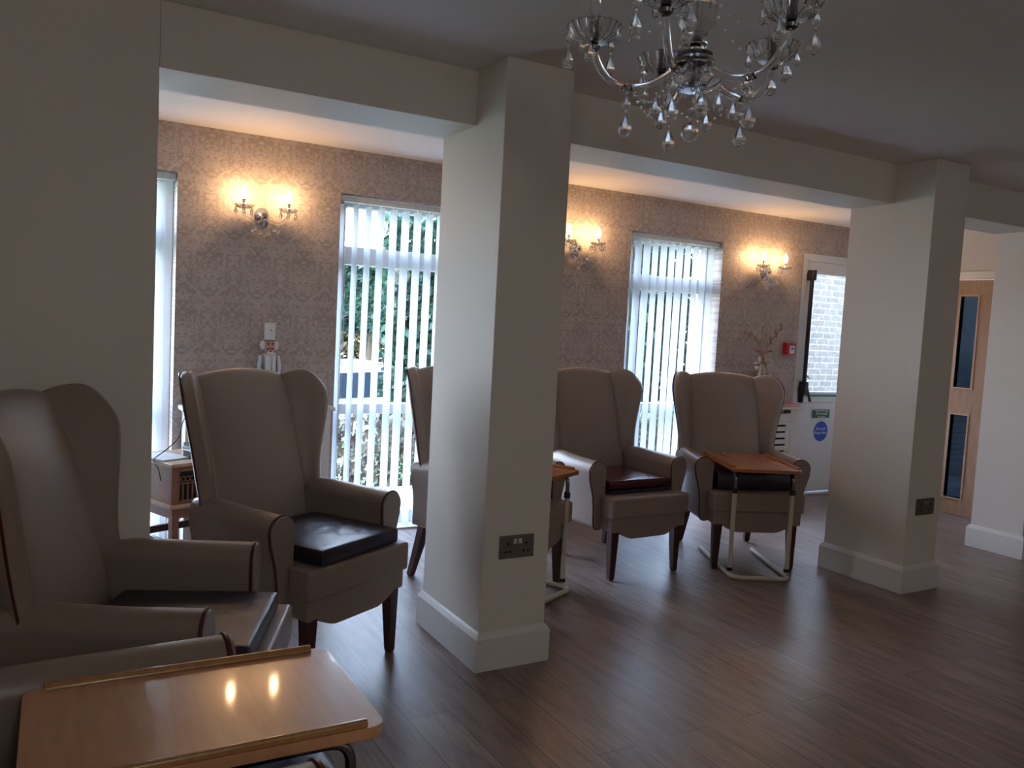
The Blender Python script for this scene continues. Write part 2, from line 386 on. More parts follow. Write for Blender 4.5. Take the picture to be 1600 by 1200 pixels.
# ---------------------------------------------------------------- the room
CZ = 2.30; BZ = 2.09; WY = 4.76; WO = 5.06
def room():
    b = MB(); b.box(-2.6, 7.7, -3.1, WO, -.12, 0); struct(b.build('floor', 'floor', smooth=0))
    b = MB(); b.box(-2.6, 7.7, -3.1, WO + .25, CZ, CZ + .25); struct(b.build('ceiling', 'ceiling', smooth=0))
    # window wall with full height openings
    b = MB()
    hz = 2.045
    for x0, x1 in ((-2.5, -.28), (.61, 1.505), (2.39, 3.65), (4.535, 5.43), (6.36, 6.45)):
        b.box(x0, x1, WY, WO, 0, CZ)
    b.box(6.25, 6.36, WY, WY + .08, 0, CZ)
    for x0, x1 in ((-.28, .61), (1.505, 2.39), (3.65, 4.535), (5.43, 6.36)):
        b.box(x0, x1, WY + (.0), WO, hz, CZ)
    struct(b.build('wall_back', 'damask', smooth=0, merge=False))
    # left stub of the dividing wall
    b = MB(); b.box(-2.5, .313, 2.92, 3.22, 0, CZ); struct(b.build('wall_left', 'paint', bevel=.003, seg=2))
    b = MB(); b.box(-2.6, -2.5, -3, WO, 0, CZ); struct(b.build('wall_outer_left', 'paint', smooth=0))
    b = MB(); b.box(-2.6, 7.7, -3.1, -3, 0, CZ); struct(b.build('wall_behind', 'paint', smooth=0))
    # right wall of the big room with a window opening
    b = MB(); X0, X1 = 7.5, 7.6
    b.box(X0, X1, -3, 3.22, 0, CZ)
    struct(b.build('wall_right', 'paint', smooth=0, merge=False))
    # pillars
    for nm, x0, x1, y0, y1 in (('wall_near_pillar', 1.452, 1.745, 2.69, 3.225), ('wall_middle_pillar', 4.005, 4.285, 2.69, 3.20)):
        b = MB(); b.box(x0, x1, y0, y1, 0, CZ); struct(b.build(nm, 'paint', bevel=.004, seg=2))
    b = MB(); b.box(5.45, 7.5, 2.85, 3.19, 0, CZ); struct(b.build('wall_far_pillar', 'paint', bevel=.004, seg=2))
    # beam over the openings
    b = MB(); b.box(.313, 1.452, 2.92, 3.22, BZ, CZ); b.box(1.745, 4.005, 2.92, 3.22, BZ, CZ); b.box(4.285, 5.45, 2.92, 3.22, BZ, CZ)
    struct(b.build('ceiling_beam', 'paint', bevel=.003, seg=2, merge=False))
    # end wall of the window bay
    b = MB(); b.box(6.27, 6.37, 3.22, 3.33, 0, CZ); b.box(6.27, 6.37, 4.17, WY, 0, CZ); b.box(6.27, 6.37, 3.33, 4.17, 1.93, CZ)
    struct(b.build('wall_end', 'paint', smooth=0, merge=False))
    b = MB(); b.box(6.37, 8.4, 3.2, 5.4, -.1, -.001); b.box(8.3, 8.4, 3.2, 5.4, 0, CZ); struct(b.build('floor_corridor', 'floor', smooth=0, merge=False))
    # skirting: each run a moulded board
    def skirt(nm, paths):
        """each path is a list of corners; the board sits on its left side, mitred at the corners"""
        b = MB(); t = .018; prof = [(-.002, 0), (t, 0), (t, .125), (t * .55, .14), (-.002, .15)]; n = len(prof)
        for pts, closed in paths:
            N = len(pts); P = [Vector(p) for p in pts]; vs = []
            for i in range(N):
                d0 = (P[i] - P[i - 1]).normalized() if (closed or i > 0) else (P[1] - P[0]).normalized()
                d1 = (P[(i + 1) % N] - P[i]).normalized() if (closed or i < N - 1) else d0
                n0 = Vector((-d0.y, d0.x)); n1 = Vector((-d1.y, d1.x)); mm = (n0 + n1) / (1 + n0.dot(n1))
                vs += [(P[i].x + mm.x * d, P[i].y + mm.y * d, z) for d, z in prof]
            fs = [(i * n + k, i * n + (k + 1) % n, ((i + 1) % N) * n + (k + 1) % n, ((i + 1) % N) * n + k) for i in range(N if closed else N - 1) for k in range(n)]
            if not closed: fs += [tuple(range(n)), tuple((N - 1) * n + k for k in range(n))[::-1]]
            b.add(vs, fs)
        struct(b.build(nm, 'gloss', merge=False, smooth=25))
    def rect(x0, x1, y0, y1): return ([(x0, y0), (x0, y1), (x1, y1), (x1, y0)], True)
    skirt('baseboard_near_pillar', [rect(1.452, 1.745, 2.69, 3.225)])
    skirt('baseboard_middle_pillar', [rect(4.005, 4.285, 2.69, 3.20)])
    skirt('baseboard_far_pillar', [([(7.5, 2.85), (5.45, 2.85), (5.45, 3.19), (6.27, 3.19)][::1], False)])
    skirt('baseboard_left', [([(.313, 3.22), (.313, 2.92), (-2.5, 2.92)], False)])
    skirt('baseboard_back', [([(x1, WY), (x0, WY)], False) for x0, x1 in ((.62, 1.495), (2.40, 3.64), (4.545, 5.42), (-2.5, -.29))])
    skirt('baseboard_end', [([(6.27, 4.24), (6.27, WY)], False)])
room()

# ---------------------------------------------------------------- windows and blinds
def window(n, x0, x1):
    W = empty('window_%d' % n, ((x0 + x1) / 2, 4.93, 0)); struct(W)
    h = (x1 - x0) / 2; z1 = 2.045; y0, y1 = -.035, .035
    b = MB(); fw = .055
    b.box(-h, -h + fw, y0, y1, 0, z1); b.box(h - fw, h, y0, y1, 0, z1)
    b.box(-h + fw, h - fw, y0, y1, 1.985, z1); b.box(-h + fw, h - fw, y0, y1, 1.64, 1.75); b.box(-h + fw, h - fw, y0, y1, .72, .785); b.box(-h + fw, h - fw, y0, y1, 0, .09)
    b.build('window_frame', 'upvc', W, merge=False, bevel=.004, seg=1)
    for za, zb in ((.09, .72), (.785, 1.64), (1.75, 1.985)):
        b = MB(); b.box(-h + fw, h - fw, -.004, .004, za, zb); b.build('pane', 'pane', W, smooth=0)
    b = MB(); b.box(-h, h, -.17, -.035, .0, .012); b.build('window_sill', 'upvc', W, smooth=0)
window(1, -.28, .61); window(2, 1.505, 2.39); window(3, 3.65, 4.535)
def slat_mesh():
    b = MB(); hw = .0355; zt, zb = 0, -1.955; n = 6
    fr = []; bk = []
    for i in range(n + 1):
        u = -1 + 2 * i / n; x = hw * u; y = .006 * (1 - u * u)
        fr.append((x, y)); bk.append((x, y + .0006))
    poly = fr + bk[::-1]
    b.prism(poly, lambda x, y: (x, y, zb), lambda x, y: (x, y, zt))
    return b
def blinds(label, x0, x1, phi, pitch, start=None, stop=None, group=None, seed=1):
    rnd = random.Random(seed)
    R = empty('vertical_blind', ((x0 + x1) / 2, 4.815, 0)); tag(R, label, 'blind', group)
    h = (x1 - x0) / 2
    b = MB(); b.box(-h, h, -.02, .02, 2.003, 2.035); b.build('head_rail', 'upvc', R, bevel=.003)
    sl = slat_mesh(); proto = None
    a = (start if start is not None else x0 + pitch * .35); e = stop if stop is not None else x1
    x = a
    while x < e:
        if proto is None: o = sl.build('slat', 'blind', R, smooth=60); proto = o; b = MB(); b.box(-.03, .03, -.0004, .0045, -1.985, -1.955); wt = b.build('weight', 'white_plastic', o, smooth=0); b = MB(); b.box(-.006, .006, -.002, .004, 0, .022); cl = b.build('carrier_clip', 'white_plastic', o, smooth=0)
        else:
            o = proto.copy(); C.objects.link(o); o.parent = R
            for c0 in (wt, cl): c = c0.copy(); C.objects.link(c); c.parent = o
        o.location = (x - (x0 + x1) / 2, 0, 1.99); o.rotation_euler = (rnd.uniform(-.004, .004), rnd.uniform(-.003, .003), phi + rnd.uniform(-.12, .12))
        x += pitch
    b = MB(); b.tube([(-h + .03, -.028, 2.0), (-h + .03, -.03, .9), (-h + .033, -.03, .55)], .0022, 6); b.tube([(-h + .045, -.028, 2.0), (-h + .047, -.03, .9), (-h + .033, -.03, .55)], .0022, 6)
    b.build('pull_cord', 'white_plastic', R)
    b = MB(); b.tube([(-h + .02, 0, .03), (h - .02, 0, .03)], .0015, 5); b.build('bottom_chain', 'white_plastic', R)
    return R
blinds('white vertical blind drawn across the middle window left of the near pillar', 1.51, 2.385, -math.radians(74), .0800, seed=3)
blinds('white vertical blind across the window between the two right-hand wall lights', 3.655, 4.53, -math.radians(88), .0785, seed=5)
blinds('white vertical blind across the leftmost window, only its edge in view', -.275, .605, -math.radians(42), .078, seed=7)

# ---------------------------------------------------------------- wing armchair
def smooth01(t): t = max(0, min(1, t)); return t * t * (3 - 2 * t)
def lerp_tab(tab, t):
    for (a, va), (b, vb) in zip(tab, tab[1:]):
        if t <= b:
            k = smooth01((t - a) / (b - a)); return va + (vb - va) * k
    return tab[-1][1]
def back_y(z): return .50 + .183 * max(0, (z - .40) / .66) ** 1.2
def make_chair():
    R = empty('wing_armchair')
    # backrest
    def bf(a, b):
        x = (a * 2 - 1) * .232; top = 1.062 + .022 * math.cos((a * 2 - 1) * PI / 2)
        z = .36 + b * (top - .36); return Vector((x, back_y(z) + .045 - .022 * math.cos((a * 2 - 1) * PI / 2) * math.sin(PI * b), z))
    b = MB(); b.sheet(bf, .12, 18, 22, p=5); b.build('backrest', 'vinyl', R, smooth=70)
    # arms
    for s in (-1, 1):
        prof = []
        cx, cz, r = .292, .572, .055
        for i in range(15):
            a = PI * (-.02 + 1.13 * i / 14); prof.append((cx - r * math.cos(a), cz + r * math.sin(a)))   # inner side over the top to outer
        prof += [(.343, .535), (.330, .49), (.316, .44), (.308, .38), (.306, .32), (.303, .285), (.294, .266), (.278, .260), (.262, .262), (.250, .275), (.245, .31), (.243, .40), (.240, .50)]
        ring = [(s * x, z) for x, z in prof]
        b = MB()
        ys = [(.112, .90), (.118, .97), (.13, 1.0), (.30, 1.0), (.38, 1.0), (.46, 1.0), (.54, 1.0), (.58, 1.0), (.595, .96)]
        cxx, czz = s * .29, .45; n = len(ring); vs = []
        for y, k in ys:
            dz = .0 + .012 * smooth01((y - .2) / .4)
            for x, z in ring:
                zz = z + (dz if z > .5 else 0)
                if y > .3 and z < .3: zz = z + .04 * smooth01((y - .3) / .35)
                if z > .5: zz -= .03 * smooth01((y - .46) / .2)
                x = s * (.24 + (abs(x) - .24) * (1 - .34 * smooth01((y - .30) / .30)))
                vs.append((cxx + (x - cxx) * (1 - (1 - k) * .35), y, czz + (zz - czz) * (1 - (1 - k) * .12)))
        fs = [tuple(range(n)), tuple((len(ys) - 1) * n + i for i in range(n))[::-1]]
        fs += [(i * n + k, i * n + (k + 1) % n, (i + 1) * n + (k + 1) % n, (i + 1) * n + k) for i in range(len(ys) - 1) for k in range(n)]
        b.add(vs, fs); A = b.build('armrest', 'vinyl', R, smooth=50)
        b = MB(); b.tube([(x, .122, z) for x, z in ring], .0052, 6, closed=True); b.build('piping', 'piping', A)
    # wings
    def width(b): return .088 + .125 * smooth01(b / 1.15) ** 1.05 - .012 * max(0, (b - .85) / .15) ** 2
    for s in (-1, 1):
        def wf(a, b, s=s):
            zt = 1.060 + .030 * math.sin(PI * min(1, a ** .9 * .9)) - .055 * max(0, (a - .6) / .4) ** 2
            z0 = .585 ; z = z0 + b * (zt - z0)
            u = a * width(b); ang = math.radians(46)
            return Vector((s * (.212 + .02 * (1 - b) + u * math.cos(ang) + .008 * math.sin(PI * a)), back_y(z) + .03 - u * math.sin(ang), z))
        b = MB(); b.sheet(wf, .062, 14, 22, p=4.5); Wn = b.build('wing', 'vinyl', R, smooth=70)
        b = MB()
        path = []
        for i in range(24): path.append((1.0, i / 23))
        for i in range(1, 12): path.append((1 - i / 11 * .95, 1.0))
        pts = []
        for a, bb in path:
            P = wf(a, bb); off = Vector((s * .72, .69, 0)) * .026
            inn = wf(min(a, .985), min(bb, .985)); pts.append(inn + off * .95)
        b.tube(pts, .004, 6); b.build('piping', 'piping', Wn)
    # seat frame with scalloped front
    poly = [(-.262, .345), (-.262, .262)]
    for i in range(21):
        u = -1 + 2 * i / 20; z = .258 - .040 * (smooth01((1 - abs(u)) / .55)) + .0 * u + (.012 * math.exp(-((abs(u) - .93) / .05) ** 2))
        poly.append((u * .235, z))
    poly += [(.262, .262), (.262, .345)]
    b = MB(); b.prism(poly, lambda x, z: (x, .018, z), lambda x, z: (x, .055, z))
    b.box(-.24, .24, .055, .60, .27, .345); b.box(-.262, -.235, .055, .14, .265, .345); b.box(.235, .262, .055, .14, .265, .345)
    b.box(-.23, .23, .57, .66, .27, .5)
    b.build('seat_frame', 'vinyl', R, merge=False, bevel=.006, seg=2)
    # T shaped seat cushion
    pl = [(-.272, .0), (.272, .0), (.272, .108), (.238, .108), (.238, .52), (-.238, .52), (-.238, .108), (-.272, .108)]
    b = MB(); b.prism(pl, lambda x, y: (x, y, .335), lambda x, y: (x, y, .446)); b.build('seat_cushion', 'vinyl', R, bevel=.016, seg=4, smooth=60)
    # legs
    def leg(x, y, x2, y2, zt, a, c):
        b = MB(); vs = []
        for (X, Y, z, h) in ((x2, y2, .0, c * .8), (x2, y2, .012, c), (x2 + (x - x2) * .5, y2 + (y - y2) * .5, zt * .5, (a + c) / 2), (x, y, zt, a)):
            vs += [(X - h, Y - h, z), (X + h, Y - h, z), (X + h, Y + h, z), (X - h, Y + h, z)]
        fs = [(0, 1, 2, 3), (12, 13, 14, 15)] + [(i * 4 + k, i * 4 + (k + 1) % 4, i * 4 + 4 + (k + 1) % 4, i * 4 + 4 + k) for i in range(3) for k in range(4)]
        b.add(vs, fs); b.build('leg', 'mahogany', R, bevel=.003, seg=1)
    for s in (-1, 1):
        leg(s * .222, .052, s * .227, .045, .285, .026, .016); leg(s * .205, .58, s * .225, .655, .31, .026, .017)
    return R
def make_cushion(name, mat, w, d, th, seed, wrinkle=.004):
    rnd = random.Random(seed); ls = [(rnd.uniform(-.8, .8), rnd.uniform(.2, 1.4), rnd.uniform(-.5, .5)) for _ in range(11)]
    def f(a, b):
        x = (a * 2 - 1) * w / 2; y = (b * 2 - 1) * d / 2; z = 0
        for c0, an, k in ls:
            q = (x * math.cos(an) + y * math.sin(an)) / (w * .5) - c0 * .6; z += wrinkle * math.exp(-(q / .035) ** 2) * (.4 + .6 * math.sin(6 * (a + b) + k * 9))
        return Vector((x, y, th / 2 + z * math.sin(PI * a) ** .5 * math.sin(PI * b) ** .5))
    b = MB(); b.sheet(f, th, 34, 34, p=14); return b.build(name, mat, None, smooth=60)
chair0 = make_chair()
POSE = [((.562, 2.189), 1.169, 'taupe vinyl wing armchair at far left facing right, its wings against the plain left wall'),
        ((1.035, 2.842), .506, 'taupe vinyl wing armchair standing left of the near pillar, in front of the nutcracker'),
        ((2.101, 3.329), .34, 'taupe vinyl wing armchair mostly hidden behind the near pillar'),
        ((2.857, 3.397), .048, 'taupe vinyl wing armchair just right of the near pillar holding a maroon cushion'),
        ((3.527, 3.271), -.396, 'taupe vinyl wing armchair left of the middle pillar with an overbed table over its seat'),
        ((.488, 1.510), 1.63, 'taupe vinyl armchair nearest the camera, one arm visible behind the beech table')]
CH = []
for i, (p, r, lb) in enumerate(POSE):
    o = chair0 if i == 0 else copy_tree(chair0)
    o.location = (p[0], p[1], 0); o.rotation_euler = (0, 0, r); tag(o, lb, 'armchair', 'wing armchairs'); CH.append((p, r))
for ch in o.children:            # the nearest armchair is a deeper one: longer arms, back set further away
    nm = ch.name.split('.')[0]
    if nm in ('wing', 'backrest'): ch.location.y += .15
    if nm == 'armrest': ch.scale.y = 1.27; ch.location.y = .112 * (1 - 1.27)
def on_chair(i, x, y, z):
    (px, py), r = CH[i]; c, s = math.cos(r), math.sin(r); return (px + c * x - s * y, py + s * x + c * y, z)
for i, mt, w_, d_, th, yy, lb, sd_, dr in ((0, 'black_vinyl', .42, .44, .06, .255, 'black vinyl pressure cushion on the far left armchair', 1, 0),
                                     (1, 'black_vinyl', .43, .44, .062, .235, 'creased black pressure cushion on the armchair left of the near pillar', 2, .03),
                                     (3, 'maroon_vinyl', .43, .40, .05, .30, 'shiny maroon pressure cushion on the armchair just right of the near pillar', 4, -.02),
                                     (4, 'black_vinyl', .44, .42, .105, .30, 'thick black cushion on the armchair under the red brown table', 5, 0),
                                     (5, 'navy_vinyl', .44, .44, .06, .24, 'navy blue cushion on the nearest armchair beneath the beech table', 6, 0)):
    o = make_cushion('pressure_cushion', mt, w_, d_, th, sd_, .0045)
    o.location = on_chair(i, 0, yy, .4465); o.rotation_euler = (0, 0, CH[i][1] + dr); tag(o, lb, 'cushion', 'pressure cushions')
o = make_cushion('thin_cushion', 'black_vinyl', .43, .41, .022, 9, .002); o.location = on_chair(3, 0, .30, .4465); o.rotation_euler = (0, 0, CH[3][1]); tag(o, 'thin black cushion under the maroon one, on the armchair right of the near pillar', 'cushion')
for o in list(C.objects):
    if o.name.startswith('pressure_cushion') and 'maroon' in o.get('label', ''): o.location.z += .0255

# ---------------------------------------------------------------- overbed tables
def make_table(L, W, H, top_mat, edge_mat, lift=False):
    """local: x across (W), y along (L); narrow front edge at y=0"""
    R = empty('overbed_table'); r = .03
    pl = []
    for cx, cy, a0 in ((W / 2 - r, r, -PI / 2), (W / 2 - r, L - r, 0), (-W / 2 + r, L - r, PI / 2), (-W / 2 + r, r, PI)):
        pl += [(cx + r * math.cos(a0 + k * PI / 12), cy + r * math.sin(a0 + k * PI / 12)) for k in range(7)]
    b = MB(); b.prism(pl, lambda x, y: (x, y, H - .020), lambda x, y: (x, y, H)); T = b.build('table_top', top_mat, R, bevel=.002, seg=2)
    for s in (-1, 1):
        b = MB(); prof = [(0, 0), (0, .008), (.003, .012), (.010, .012), (.016, .004), (.016, 0)]
        f0 = lambda u, z, y: (s * (W / 2 - .004 - u), y, H + z + .0003)
        b.prism(prof, lambda u, z: f0(u, z, .035), lambda u, z: f0(u, z, L - .035)); b.build('raised_strip', edge_mat, R, bevel=.001, seg=1)
    px, py = W / 2 - .03, .055
    for s in (-1, 1):
        b = MB(); b.tube([(s * px, py, .03), (s * px, py, H - .13)], .0125, 12); post = b.build('post', 'cream_metal', R)
        for z0, z1 in ((H - .145, H - .115), (.038, .056)):
            b = MB(); b.tube([(s * px, py, z0), (s * px, py, z1)], .0165, 12); b.build('collar', 'black_plastic', post)
        b = MB(); b.tube(fillet([(s * px, py, H - .12), (s * px, py, H - .030), (s * px, L * .62, H - .030)], .05), .0098, 12); b.build('upper_tube', 'gunmetal', R)
    b = MB(); ll = .02
    path = fillet([(-px, L + .02, .0135), (-px, .0, .0135), (px, .0, .0135), (px, L + .02, .0135)], .06)
    b.tube(path, .0125, 12); b.build('base_frame', 'cream_metal', R)
    b = MB()
    b.box(-px, px, L * .55, L * .55 + .02, H - .0405, H - .0205); b.build('cross_brace', 'gunmetal', R)
    return R
def place_table(H, L, W, fx, fy, rz, tm, em, lb):
    t = make_table(L, W, H, tm, em); t.location = (fx, fy, 0); t.rotation_euler = (0, 0, rz); tag(t, lb, 'table', 'overbed tables'); return t
place_table(.615, .575, .385, 3.425, 3.125, -.45, 'redwood', 'redwood', 'red brown overbed table pulled over the armchair left of the middle pillar')
place_table(.615, .575, .385, 2.180, 3.281, .45, 'redwood', 'redwood', 'red brown overbed table peeking out right of the near pillar')
nt_ = place_table(.620, .560, .385, .530, 1.487, PI / 2 - .01, 'beech', 'beech_edge', 'pale beech overbed table nearest the camera, reflecting two wall lights')

rzm = Matrix.Rotation(PI / 2 - .01, 4, 'Z'); pv = Vector((0, .28, .60))      # its top has sagged very slightly on the frame
tm_ = Matrix.Translation(pv) @ rzm.inverted() @ Matrix.Rotation(-.0134, 4, 'X') @ Matrix.Rotation(.0022, 4, 'Y') @ rzm @ Matrix.Translation(-pv)
for ch in nt_.children:
    if ch.name.split('.')[0] in ('table_top', 'raised_strip', 'upper_tube', 'cross_brace'): ch.matrix_basis = tm_

# ---------------------------------------------------------------- wall lights
def drop_mesh(L=.03, r=.008):
    b = MB(); b.lathe([(.0004, 0), (r * .45, -L * .22), (r * .95, -L * .55), (r, -L * .7), (r * .7, -L * .9), (.0004, -L)], 6); b.ball((0, 0, .006), .004, 6)
    return b
def wire_drop(parent, name, x, y, z, L, r, mesh_cache={}):
    key = (round(L, 3), round(r, 4))
    if key not in mesh_cache:
        o = drop_mesh(L, r).build(name, 'crystal', parent, smooth=0); mesh_cache[key] = o.data
    else:
        o = bpy.data.objects.new(name, mesh_cache[key]); C.objects.link(o); o.parent = parent
    o.location = (x, y, z); return o
def dish(b, c, r):
    n = 24; wob = lambda a, z: 1 + .05 * math.cos(12 * a)
    b.lathe([(.006, -.012), (r * .45, -.010), (r * .8, -.002), (r, .010), (r * .96, .011), (r * .75, .001), (r * .4, -.006), (.006, -.007)], n, c, wob)
def make_sconce():
    R = empty('wall_light')      # local: wall at y=0, sticking out to -y, z=0 at backplate centre
    b = MB(); b.lathe([(.044, 0), (.044, .006), (.036, .014), (.022, .024), (.012, .034), (.0005, .036)], 24)
    o = b.build('backplate', 'chrome', R); o.rotation_euler = (PI / 2, 0, 0); o.scale = (1, 1.25, 1)
    b = MB(); b.ball((0, -.055, 0), .022, 12); b.tube([(0, -.03, 0), (0, -.055, 0)], .008, 8); b.build('hub', 'crystal', R, smooth=0)
    for s in (-1, 1):
        pts = [(0, -.055, -.005), (s * .03, -.075, -.03), (s * .07, -.09, -.038), (s * .10, -.1, -.02), (s * .118, -.105, .01), (s * .12, -.105, .03)]
        q = fillet(pts, .03, 4); b = MB(); b.tube(q, .0055, 8); A = b.build('arm', 'crystal', R)
        b = MB(); dish(b, (s * .12, -.105, .040), .052); b.build('drip_dish', 'crystal', A, smooth=0)
        b = MB(); b.lathe([(.012, .0), (.010, .006), (.010, .042), (.011, .046)], 12, (s * .12, -.105, .036)); b.build('candle_sleeve', 'chrome', A)
        b = MB(); b.lathe([(.007, 0), (.0115, .008), (.0165, .024), (.015, .040), (.0085, .056), (.0022, .070), (.0005, .073)], 14, (s * .12, -.105, .082)); b.build('bulb', 'bulb', A)
        for k in range(6):
            a = k * PI / 3 + .3; wire_drop(A, 'crystal_drop', s * .12 + .047 * math.cos(a), -.105 + .047 * math.sin(a), .036, .042, .0105)
        wire_drop(A, 'crystal_drop', s * .07, -.09, -.05, .04, .009)
    for k in range(5):
        u = (k - 2) / 2; wire_drop(R, 'crystal_drop', u * .05, -.085, -.04 - .03 * (1 - u * u), .042, .011)
    b = MB(); b.tube([(0, -.06, -.02), (0, -.06, -.10)], .0008, 4); b.build('wire', 'chrome', R); wire_drop(R, 'crystal_drop', 0, -.06, -.105, .036, .0085)
    return R
s0 = make_sconce()
for i, (x, lb) in enumerate(((1.055, 'two-candle crystal wall light on the wallpaper above the nutcracker'),
                             (3.165, 'two-candle crystal wall light just right of the near pillar'),
                             (4.985, 'two-candle crystal wall light left of the white exit door'))):
    o = s0 if i == 0 else copy_tree(s0); o.location = (x, WY, 1.85 if i == 0 else (1.865 if i == 1 else 1.845)); tag(o, lb, 'wall light', 'crystal wall lights')

# ---------------------------------------------------------------- chandelier
def make_chandelier(x, y):
    R = empty('chandelier', (x, y, 0)); tag(R, 'five-arm cut crystal chandelier with hanging drops, unlit, below the ceiling', 'chandelier')
    zc = 1.985
    b = MB(); b.lathe([(.005, -.055), (.030, -.045), (.012, -.038), (.034, -.020), (.052, 0), (.050, .018), (.024, .026), (.016, .045), (.030, .050), (.030, .056), (.014, .06)], 12, (0, 0, zc)); b.build('hub', 'crystal', R, smooth=0)
    b = MB(); b.lathe([(.02, .022), (.044, .024), (.044, .030), (.02, .032)], 20, (0, 0, zc)); b.lathe([(.01, -.050), (.034, -.050), (.034, -.045), (.01, -.044)], 20, (0, 0, zc)); b.build('hub_ring', 'gunmetal', R, merge=False)
    b = MB(); dish(b, (0, 0, zc - .048), .07); b.build('lower_dish', 'crystal', R, smooth=0)
    b = MB(); b.lathe([(.012, .06), (.03, .075), (.046, .105), (.048, .14), (.036, .175), (.018, .205), (.012, .23), (.022, .25), (.012, .27)], 12, (0, 0, zc)); b.build('stem_vase', 'crystal', R, smooth=0)
    b = MB(); b.tube([(0, 0, zc - .05), (0, 0, CZ - .03)], .004, 8); b.build('stem', 'chrome', R)
    b = MB(); b.lathe([(.06, 0), (.055, -.012), (.025, -.022), (.006, -.03)], 20, (0, 0, CZ)); b.build('ceiling_rose', 'chrome', R)
    # heading towards the camera
    ta = math.atan2(-y, -x); Rr = .25
    for k, an in enumerate((-16, 56, 128, 200, 272)):
        a = ta + math.radians(an)
        ux, uy = math.cos(a), math.sin(a)
        prof = [(.035, .0), (.085, -.035), (.135, -.052), (.185, -.048), (.222, -.02), (.243, .02), (.25, .045)]
        q = fillet([(ux * r, uy * r, zc + z) for r, z in prof], .04, 4)
        b = MB(); b.tube(q, .0092, 12); A = b.build('arm', 'crystal', R)
        cx, cy = ux * Rr, uy * Rr; cz = zc + .055
        b = MB(); b.lathe([(.006, -.02), (.016, -.014), (.018, -.006), (.008, 0)], 12, (cx, cy, cz)); b.build('cup_mount', 'gunmetal', A)
        b = MB(); b.lathe([(.008, 0), (.034, .004), (.054, .016), (.064, .036), (.067, .044), (.062, .044), (.056, .034), (.047, .018), (.03, .008), (.008, .005)], 40, (cx, cy, cz), lambda t, z: 1 + .05 * math.cos(20 * t)); b.build('glass_bowl', 'crystal', A, smooth=0)
        b = MB(); b.lathe([(.012, .004), (.011, .01), (.011, .055), (.012, .06)], 12, (cx, cy, cz)); b.build('candle_sleeve', 'gunmetal', A)
        b = MB(); b.lathe([(.007, 0), (.0115, .008), (.0155, .024), (.014, .040), (.008, .056), (.0005, .070)], 12, (cx, cy, cz + .06)); b.build('bulb', 'crystal', A)
        for j in range(5):
            t = j * 2 * PI / 5 + k; wire_drop(A, 'crystal_drop', cx + .064 * math.cos(t), cy + .064 * math.sin(t), cz + .030, .034, .010)
            if j % 2 == 0:
                wire_drop(A, 'crystal_drop', cx + .064 * math.cos(t), cy + .064 * math.sin(t), cz - .015, .052, .0155)
        wire_drop(A, 'crystal_drop', ux * .16, uy * .16, zc - .07, .034, .011); wire_drop(A, 'crystal_drop', ux * .16, uy * .16, zc - .115, .058, .0175)
        b = MB(); b.tube([(ux * .16, uy * .16, zc - .055), (ux * .16, uy * .16, zc - .12)], .0008, 4); b.build('wire', 'chrome', A)
        b = MB(); b.lathe([(.010, -.006), (.013, 0), (.010, .006)], 10, (ux * .16, uy * .16, zc - .052)); b.build('arm_ring', 'chrome', A)
        # bead swag towards the next arm
        a2 = a + math.radians(72); b = MB()
        for j in range(13):
            t = j / 12; px = (ux * (1 - t) + math.cos(a2) * t) * .15; py = (uy * (1 - t) + math.sin(a2) * t) * .15
            b.ball((px, py, zc - .055 - .05 * math.sin(PI * t)), .0042, 6)
        b.build('bead_swag', 'crystal', R, smooth=0)
        for rr, zz, L, r in ((.065, -.065, .050, .014), (.10, -.085, .052, .016)):
            t = a + .5; wire_drop(R, 'crystal_drop', math.cos(t) * rr, math.sin(t) * rr, zc + zz, L, r)
        b = MB()
        for j in range(9):
            t = j / 8; b.ball((ux * (.04 + .2 * t), uy * (.04 + .2 * t), zc + .16 - .08 * t - .05 * math.sin(PI * t)), .004, 6)
        b.build('bead_string', 'crystal', R, smooth=0)
    b = MB(); b.tube([(0, 0, zc - .055), (0, 0, zc - .135)], .0008, 4); b.build('wire', 'chrome', R)
    b = MB(); b.ball((0, 0, zc - .105), .009, 8); b.ball((0, 0, zc - .128), .007, 8); b.ball((0, 0, zc - .158), .023, 12); b.build('finial_ball', 'crystal', R, smooth=0)
make_chandelier(1.385, 1.60)

# ---------------------------------------------------------------- sockets
def socket(x, z, lb):
    R = empty('power_socket', (x, 2.69, z)); tag(R, lb, 'socket', 'double sockets on the pillars')
    b = MB(); b.box(-.076, .076, -.007, 0, -.045, .045); b.build('face_plate', 'pewter', R, bevel=.002, seg=2)
    for s in (-1, 1):
        b = MB()
        cx = s * .04
        b.box(cx - .004, cx + .004, -.0085, -.0068, .006, .018); b.box(cx - .0145, cx - .0055, -.0085, -.0068, -.022, -.0145); b.box(cx + .0055, cx + .0145, -.0085, -.0068, -.022, -.0145)
        b.build('pin_hole', 'slot', R, merge=False, smooth=0)
        b = MB(); b.box(s * .011 - .008, s * .011 + .008, -.011, -.0068, .012, .032); b.build('rocker_switch', 'chrome', R, bevel=.001)
socket(1.597, .474, 'pewter double power socket on the near pillar'); socket(4.152, .463, 'pewter double power socket on the middle pillar')

